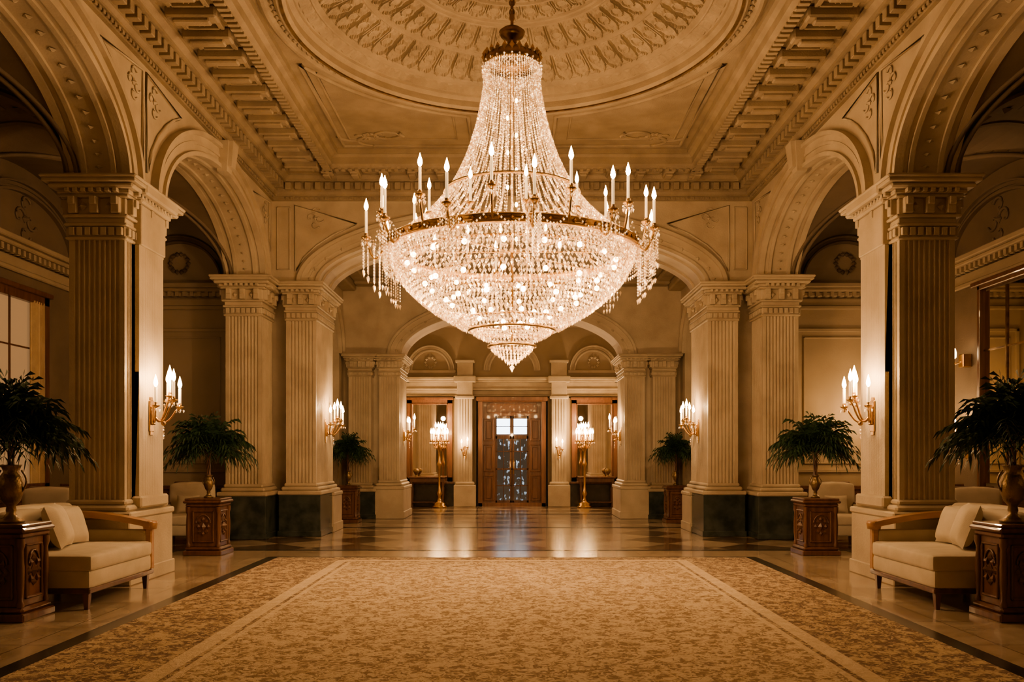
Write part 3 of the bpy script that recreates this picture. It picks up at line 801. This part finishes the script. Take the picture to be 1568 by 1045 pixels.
for k in range(0,NC,3):
    x,y,z=flames[k]; light(chand,x,y,z+.06,17,.05)
for k in range(6):
    a=TAU*k/6+.2; light(chand,1.05*math.cos(a),CY+1.05*math.sin(a),3.10,32,.07)
light(chand,0,CY,2.30,150,.06)
light(chand,0,CY,4.9,30,.06)

# ================================================================ sconces
def candle_arm(m,bx,by,bz,tx,ty,tz,hl=.2,r=.012,fs=1.0):
    pts=[]
    for i in range(13):
        t=i/12; pts.append((bx+(tx-bx)*t,by+(ty-by)*t,bz-.10*math.sin(PI*min(1,t*1.15))+(tz-bz)*t**2.2))
    m.tube(pts,r,BRASS,6)
    m.lathe([(.004,-.05),(.018,-.035),(.01,-.015),(.04,.005),(.05,.015),(.018,.02),(.02,.05)],tx,ty,12,BRASS,True,tz)
    m.lathe([(.016,.02),(.016,hl),(.001,hl+.005)],tx,ty,10,CANDLE,True,tz)
    m.lathe([(a*fs,b*fs) for a,b in ((.001,0),(.017,.015),(.026,.045),(.02,.08),(.009,.115),(.001,.145))],tx,ty,8,FLAME,True,tz+hl)
    for q in range(6):
        an=TAU*q/6; m.octa(tx+.045*math.cos(an),ty+.045*math.sin(an),tz-.03,.01,.012,CRYS,an,.03)
def sconce(name,x,y,z,e,k=1.0,d=1,mir=(False,True),hl=.22,n=4,axis='x'):
    for mr in mir:
        m=MB()
        def Q(o,l): return (x+d*o*k,y+l*k) if axis=='x' else (x+l*k,y-o*k)
        px,py=Q(0,0)
        for (w,h0,h1,dd) in ((.06,-.2,.16,.02),(.04,-.24,.2,.015),(.035,-.12,.1,.05)):
            if axis=='x': m.box(px,px+d*dd*k,py-w*k,py+w*k,z+h0*k,z+h1*k,BRASS,.01)
            else: m.box(px-w*k,px+w*k,py-dd*k,py,z+h0*k,z+h1*k,BRASS,.01)
        b=Q(.04,0)
        pos=[(.13,-.17),(.30,-.09),(.30,.09),(.13,.17)] if n==4 else ([(.16,-.1),(.16,.1)] if n==2 else [(.13,-.15),(.26,0),(.13,.15)])
        for j,(o,l) in enumerate(pos):
            t=Q(o,l); candle_arm(m,b[0],b[1],z,t[0],t[1],z+(.08+.07*(j%2))*k,hl*k,.011*k,k)
        q=Q(.15,0); m.ball(q[0],q[1],z-.1*k,.03*k,BRASS,8)
        for j in range(5): m.octa(q[0],q[1],z-(.15+.03*j)*k,.012*k,.016*k,CRYS,j)
        if n==4:
            c=Q(.22,0); candle_arm(m,b[0],b[1],z,c[0],c[1],z+.2*k,hl*k,.011*k,k)
        ob=m.build(name,mr)
        L=Q(.24,0); light(ob,(-L[0] if mr else L[0]),L[1],z+.42*k,e,.04*k)
sconce('wall_sconce',-XW+.07,9.75,1.87,80)
sconce('wall_sconce',-3.40,15.55,1.87,80)
sconce('wall_sconce',-2.5,19.6,1.85,50,n=3)
sconce('wall_sconce',-1.29,YB-.27,1.5,20,k=.8,n=2,axis='y')
sconce('wall_sconce',-XA+.02,13.05,1.55,18,k=1.0,n=3,mir=(True,))
sconce('wall_sconce',-XA+.14,4.65,1.85,5,k=.9,n=3)
m=MB()
m.box(-XA,-XA+.14,12.98,13.12,2.75,2.95,BRASS,.01)
m.tube([(-XA+.1,13.05,2.85),(-XA+.22,13.05,2.8),(-XA+.26,13.05,2.87)],.012,BRASS)
m.lathe([(.02,0),(.05,.03),(.055,.1),(.04,.16),(.02,.18)],-XA+.26,13.05,14,GLOBE,True,2.87)
m.build('globe_sconce',True)

# ================================================================ torcheres
def torchere(m,x=-1.95,y=22.9):
    m.lathe([(.001,0),(.2,0),(.2,.04),(.15,.07),(.16,.12),(.08,.16),(.05,.22),(.04,.3),(.075,.38),(.04,.46),(.028,.6),(.03,1.1),(.06,1.18),(.03,1.26),(.025,1.5),(.07,1.6),(.09,1.66),(.03,1.7),(.025,1.95)],x,y,20,BRASS)
    for k in range(8):
        a=TAU*k/8; candle_arm(m,x,y,1.68,x+.22*math.cos(a),y+.22*math.sin(a),1.78,.2,.011,1.1)
    for k in range(4):
        a=TAU*k/4+.4; candle_arm(m,x,y,1.8,x+.1*math.cos(a),y+.1*math.sin(a),1.95,.2,.01,1.1)
for ob in both('candelabra_floor_lamp',torchere):
    light(ob,ob.location.x,22.9,2.45,75,.06); light(ob,ob.location.x,22.62,2.0,30,.05)
# added lamp, hidden behind the pier, to show lit in the tall mirror
m=MB(); torchere(m,6.15,14.35); ob=m.build('candelabra_floor_lamp'); light(ob,6.15,14.35,2.45,14,.06)

def f(m,x=-2.3,y=23.2):
    m.box(x-.5,x+.5,y-.2,y+.2,.78,.83,WOOD,.01); m.box(x-.46,x+.46,y-.17,y+.17,.68,.78,WOOD,.008)
    for sx in (-1,1):
        for sy in (-1,1):
            m.lathe([(.02,0),(.03,.04),(.018,.1),(.03,.3),(.035,.5),(.022,.56),(.035,.62),(.035,.69)],x+sx*.42,y+sy*.13,10,WOOD)
    m.box(x-.42,x+.42,y-.13,y+.13,.12,.15,WOOD,.005)
    m.lathe([(.05,.83),(.05,.84),(.02,.86),(.05,.9),(.09,.96),(.08,1.02),(.04,1.05)],x-.3,y,12,VASE)
both('console_table',f)

# ================================================================ pedestals & plants
def pedestal(m,x,y,h=.8,w=.26):
    m.box(x-w-.03,x+w+.03,y-w-.03,y+w+.03,0,.07,WOOD,.012); m.box(x-w-.01,x+w+.01,y-w-.01,y+w+.01,.07,.12,WOOD,.02)
    m.box(x-w+.03,x+w-.03,y-w+.03,y+w-.03,.12,h-.1,WOOD,.006)
    m.box(x-w,x+w,y-w,y+w,h-.12,h-.07,WOOD,.015); m.box(x-w-.03,x+w+.03,y-w-.03,y+w+.03,h-.07,h-.03,WOOD,.015); m.box(x-w-.01,x+w+.01,y-w-.01,y+w+.01,h-.03,h,WOOD,.008)
    for sx in (-1,1):
        for sy in (-1,1):
            m.lathe([(.03,.12),(.035,.15),(.02,.18),(.03,.3),(.032,h*.55),(.022,h-.22),(.035,h-.18),(.035,h-.12)],x+sx*(w-.03),y+sy*(w-.03),10,WOOD)
    q=w-.09
    for ax,fx,sg in (('X',y-w+.03,-1),('X',y+w-.03,1),('Y',x-w+.03,-1),('Y',x+w-.03,1)):
        c=x if ax=='X' else y
        frame_rect(m,ax,c-q,c+q,.18,h-.17,fx,sg,WOOD,.022,.018)
        zc=(.18+h-.17)/2
        for k in range(8):
            a=TAU*k/8; u=c+.07*math.cos(a); z=zc+.1*math.sin(a)
            px=P(ax,u,fx+sg*.005,z); m.octa(px[0],px[1],px[2],.03,.035,WOOD,a)
        px=P(ax,c,fx+sg*.005,zc); m.octa(px[0],px[1],px[2],.04,.06,WOOD)
        m.tube([P(ax,c-(q-.05)*math.cos(PI*k/10),fx+sg*.008,h-.34+.11*math.sin(PI*k/10)) for k in range(11)],.01,WOOD,5)
def plant(m,x,y,z0,size,vh,seed,trunk=.12):
    R=random.Random(seed)
    s=vh/.42
    m.lathe([(.001,0),(.085,0),(.09,.02),(.05,.04),(.03,.07),(.035,.09),(.03,.12),(.06,.16),(.085,.23),(.09,.29),(.07,.34),(.05,.37),(.065,.41),(.075,.42),(.06,.415),(.045,.40),(.001,.39)],x,y,24,VASE,True,z0,s)
    for sg in (-1,1):
        m.tube([(x+sg*(.075+.035*math.sin(PI*k/8))*s,y,z0+(.22+.16*k/8)*s) for k in range(9)],.008*s,VASE,5)
    zt=z0+.40*s; zc=zt+trunk
    for k in range(4):
        a=TAU*k/4; tw=[(x+.02*math.cos(a+j*.7),y+.02*math.sin(a+j*.7),zt-.05+(trunk+.12)*j/6) for j in range(7)]
        m.tube(tw,[.014-.001*j for j in range(7)],WOOD,5)
    for k in range(9):
        az=TAU*k/9; m.tube([(x,y,zc-.03),(x+.25*size*math.cos(az),y+.25*size*math.sin(az),zc+.16*size),(x+.5*size*math.cos(az),y+.5*size*math.sin(az),zc+.30*size)],[.010,.007,.004],WOOD,4)
    nf=175
    for i in range(nf):
        az=R.uniform(0,TAU); el=R.uniform(-.05,1.45); L=size*R.uniform(.62,1.08)
        dx,dy=math.cos(az),math.sin(az)
        pts=[];n=9
        hx=L*math.cos(el); hz=L*math.sin(el)*.62
        oz=R.uniform(0,.30)*size
        for j in range(n+1):
            t=j/n; r=hx*(t*.95+.05*t*t); z=zc+oz*t+hz*t*1.2-(.62*size*(.3+.5*math.cos(el)))*t**2.6+.12*size*t
            pts.append(Vector((x+dx*r,y+dy*r,z)))
        m.tube(pts,[.006*(1-.7*j/n) for j in range(n+1)],LEAF,3)
        side=Vector((-dy,dx,0))
        for j in range(3,n+1):
            p=pts[j]; tdir=(pts[j]-pts[j-1]).normalized()
            ll=size*.26*(1-.45*abs(j/n-.55)); w=size*.034
            for sg in (-1,1):
                d=(side*sg*(.75 if j<n else .3)+tdir*.75+Vector((0,0,R.uniform(-.55,.1)))).normalized()
                e=p+d*ll+Vector((0,0,-.07*size)); nrm=tdir*w
                mid=p+d*ll*.5
                m.add([p,mid+nrm,e,mid-nrm],[[0,1,2,3]],LEAF)
for i,(x,y,h,w,sz,vh,tr,sd) in enumerate(((-4.32,7.36,.82,.22,.60,.50,.24,3),(-4.32,12.15,.80,.24,.62,.32,.34,5),(-3.42,17.85,.78,.21,.50,.30,.34,8))):
    both('wooden_pedestal',lambda m:pedestal(m,x,y,h,w))
    both('potted_palm',lambda m:plant(m,x,y,h+.001,sz,vh,sd,tr))

# ================================================================ sofas
def pillow(m,cx,cy,cz,w,h,t,mat,yaw=0,lean=0,n=10):
    vs=[];fs=[]
    def tr(u,v,d):
        x=d*math.cos(lean)-v*math.sin(lean); z=d*math.sin(lean)+v*math.cos(lean); y=u
        return (cx+x*math.cos(yaw)-y*math.sin(yaw),cy+x*math.sin(yaw)+y*math.cos(yaw),cz+z)
    for sgn in (-1,1):
        o=len(vs)
        for i in range(n+1):
            for j in range(n+1):
                a=2*i/n-1;b=2*j/n-1
                th=t/2*((1-a**4)*(1-b**4))**.55
                pu=a*(1-.06*(1-b*b)); pv=b*(1-.06*(1-a*a))
                vs.append(tr(w/2*pu,h/2*pv,sgn*th))
        for i in range(n):
            for j in range(n):
                k=o+i*(n+1)+j; f=[k,k+1,k+n+2,k+n+1]; fs.append(f if sgn<0 else f[::-1])
    m.add(vs,fs,mat,True)
def rbox(m,x0,x1,y0,y1,z0,z1,mat,puff=.02):
    cx,cy,cz=(x0+x1)/2,(y0+y1)/2,(z0+z1)/2; hx,hy,hz=abs(x1-x0)/2,abs(y1-y0)/2,(z1-z0)/2
    vs=[];fs=[];r=min(hx,hy,hz)*.45
    def rnd(p):
        q=[]
        for c,h in zip(p,(hx,hy,hz)): q.append(max(-(h-r),min(h-r,c)))
        d=Vector(p)-Vector(q)
        if d.length>1e-9: d=d.normalized()*r
        o=Vector(q)+d
        fx=1-(o.x/hx)**2; fy=1-(o.y/hy)**2; fz=1-(o.z/hz)**2
        o.z+=puff*fx*fy*(1 if o.z>0 else 0); o.x+=puff*.6*fz*fy*(1 if o.x>0 else -1)
        return (cx+o.x,cy+o.y,cz+o.z)
    ts=[-1,-.93,-.8,-.55,0,.55,.8,.93,1]
    for ax in range(3):
        for sg in (-1,1):
            o=len(vs)
            for a in ts:
                for b in ts:
                    p=[0,0,0]; hh=(hx,hy,hz); p[ax]=sg*hh[ax]; p[(ax+1)%3]=a*hh[(ax+1)%3]; p[(ax+2)%3]=b*hh[(ax+2)%3]
                    vs.append(rnd(p))
            k9=len(ts)
            for i in range(k9-1):
                for j in range(k9-1):
                    k=o+i*k9+j; f=[k,k+k9,k+k9+1,k+1]; fs.append(f if sg>0 else f[::-1])
    m.add(vs,fs,mat,True)
def sofa(m):
    xf=-3.80; xb=-4.85; y0=7.68; y1=9.06
    for x in (xf-.06,xb+.06):
        for y in (y0+.07,y1-.07):
            m.add([(x+a*.018,y+b*.018,0) for a,b in ((-1,-1),(1,-1),(1,1),(-1,1))]+[(x+a*.032,y+b*.032,.2) for a,b in ((-1,-1),(1,-1),(1,1),(-1,1))],
                  [[3,2,1,0],[4,5,6,7],[0,1,5,4],[1,2,6,5],[2,3,7,6],[3,0,4,7]],WOOD)
    m.box(xb,xf,y0,y1,.15,.2,WOOD,.01)
    rbox(m,xb,xf,y0,y1,.19,.37,FABRIC,.004)
    ym=(y0+y1)/2
    rbox(m,xb+.16,xf+.015,y0+.0,y1-.07,.35,.50,FABRIC,.02)
    rbox(m,xb,xb+.2,y0,y1,.3,.90,FABRIC,.02)
    rbox(m,xb+.14,xb+.34,y0+.02,ym-.03,.47,.87,FABRIC,.03); rbox(m,xb+.14,xb+.34,ym-.01,y1-.1,.47,.87,FABRIC,.03)
    rbox(m,xb+.1,xf-.05,y1-.1,y1,.3,.62,FABRIC,.005)
    pts=[]
    for k in range(13):
        t=k/12; pts.append((xb+.02+(xf-xb-.02)*t,y1-.05,.79-.11*t**1.5+.02*math.sin(PI*t)))
    for k in range(12):
        a,b=pts[k],pts[k+1]; h0,h1=.035,.025
        m.add([(a[0],y1-.13,a[2]-h0),(a[0],y1+.02,a[2]-h0),(a[0],y1+.02,a[2]+h1),(a[0],y1-.13,a[2]+h1),
               (b[0],y1-.13,b[2]-h0),(b[0],y1+.02,b[2]-h0),(b[0],y1+.02,b[2]+h1),(b[0],y1-.13,b[2]+h1)],
              [[0,1,2,3],[7,6,5,4],[0,4,5,1],[1,5,6,2],[2,6,7,3],[3,7,4,0]],HONEY)
    m.lathe([(.001,-.07),(.065,-.06),(.078,0),(.07,.025),(.001,.03)],xf-.02,y1-.055,16,HONEY,True,.685)
    m.box(xf-.06,xf+.01,y1-.09,y1-.01,.2,.66,HONEY,.012)
    pillow(m,xb+.50,y0+.50,.73,.50,.44,.18,FABRIC,.30,.35)
    pillow(m,xb+.43,y0+.88,.70,.44,.38,.15,FABRIC,-.05,.3)
both('sofa',sofa)

def armchair(m,x,y):
    w=.36
    for sx in (-1,1):
        for sy in (-1,1): m.lathe([(.016,0),(.03,.16)],x+sx*(w-.05),y+sy*.3,8,WOOD)
    rbox(m,x-w,x+w,y-.35,y+.35,.15,.34,FABRIC,.004)
    rbox(m,x-w+.08,x+w-.08,y-.37,y+.2,.32,.47,FABRIC,.02)
    rbox(m,x-w+.02,x+w-.02,y+.15,y+.36,.3,.95,FABRIC,.03)
    for sx in (-1,1):
        rbox(m,x+sx*w-.06,x+sx*w+.06,y-.33,y+.25,.2,.62,FABRIC,.01)
        m.box(x+sx*w-.05,x+sx*w+.05,y-.36,y+.2,.62,.66,WOOD,.012)
    m.box(x-w+.04,x+w-.04,y+.3,y+.38,.93,.98,WOOD,.015)
    pillow(m,x,y+.05,.62,.36,.3,.12,FABRIC,PI/2,-.2)
both('armchair',lambda m:armchair(m,-5.15,13.5))
both('armchair',lambda m:armchair(m,-6.25,11.3))
def sidetable(m,x,y,r=.28,h=.62):
    m.lathe([(.001,0),(.16,0),(.16,.03),(.05,.06),(.03,.12),(.045,.3),(.03,h-.12),(.08,h-.05),(r-.03,h-.04),(r,h-.02),(r,h),(.001,h)],x,y,24,WOOD)
    m.lathe([(.03,h),(.05,h+.02),(.07,h+.1),(.05,h+.14)],x,y,12,VASE)
both('side_table',lambda m:sidetable(m,-6.0,13.6))
both('side_table',lambda m:sidetable(m,-5.5,11.0))
def chair(m,x,y):
    for sx in (-1,1):
        m.tube([(x+sx*.2,y-.2,0),(x+sx*.2,y-.2,.43)],.02,WOOD,6); m.tube([(x+sx*.2,y+.2,0),(x+sx*.2,y+.2,.45),(x+sx*.19,y+.27,.98)],.02,WOOD,6)
    rbox(m,x-.23,x+.23,y-.23,y+.22,.41,.5,FABRIC,.015)
    m.box(x-.2,x+.2,y+.235,y+.27,.9,.98,WOOD,.01); m.box(x-.2,x+.2,y+.21,y+.24,.6,.64,WOOD,.01)
    for k in range(4): m.tube([(x-.12+.08*k,y+.22,.62),(x-.12+.08*k,y+.255,.92)],.01,WOOD,5)
both('dining_chair',lambda m:chair(m,-6.5,12.4))

# ---------------------------------------------------------------- world + camera
w=bpy.data.worlds.new('world'); sc.world=w; w.use_nodes=True
w.node_tree.nodes['Background'].inputs[0].default_value=(1,.6,.3,1); w.node_tree.nodes['Background'].inputs[1].default_value=.01
cam=bpy.data.cameras.new('camera'); co=bpy.data.objects.new('camera',cam); COL.objects.link(co)
co.location=(0,0,1.4); co.rotation_euler=(PI/2,0,0); cam.lens=30; cam.sensor_width=36; cam.shift_y=.112; cam.clip_end=100
sc.camera=co
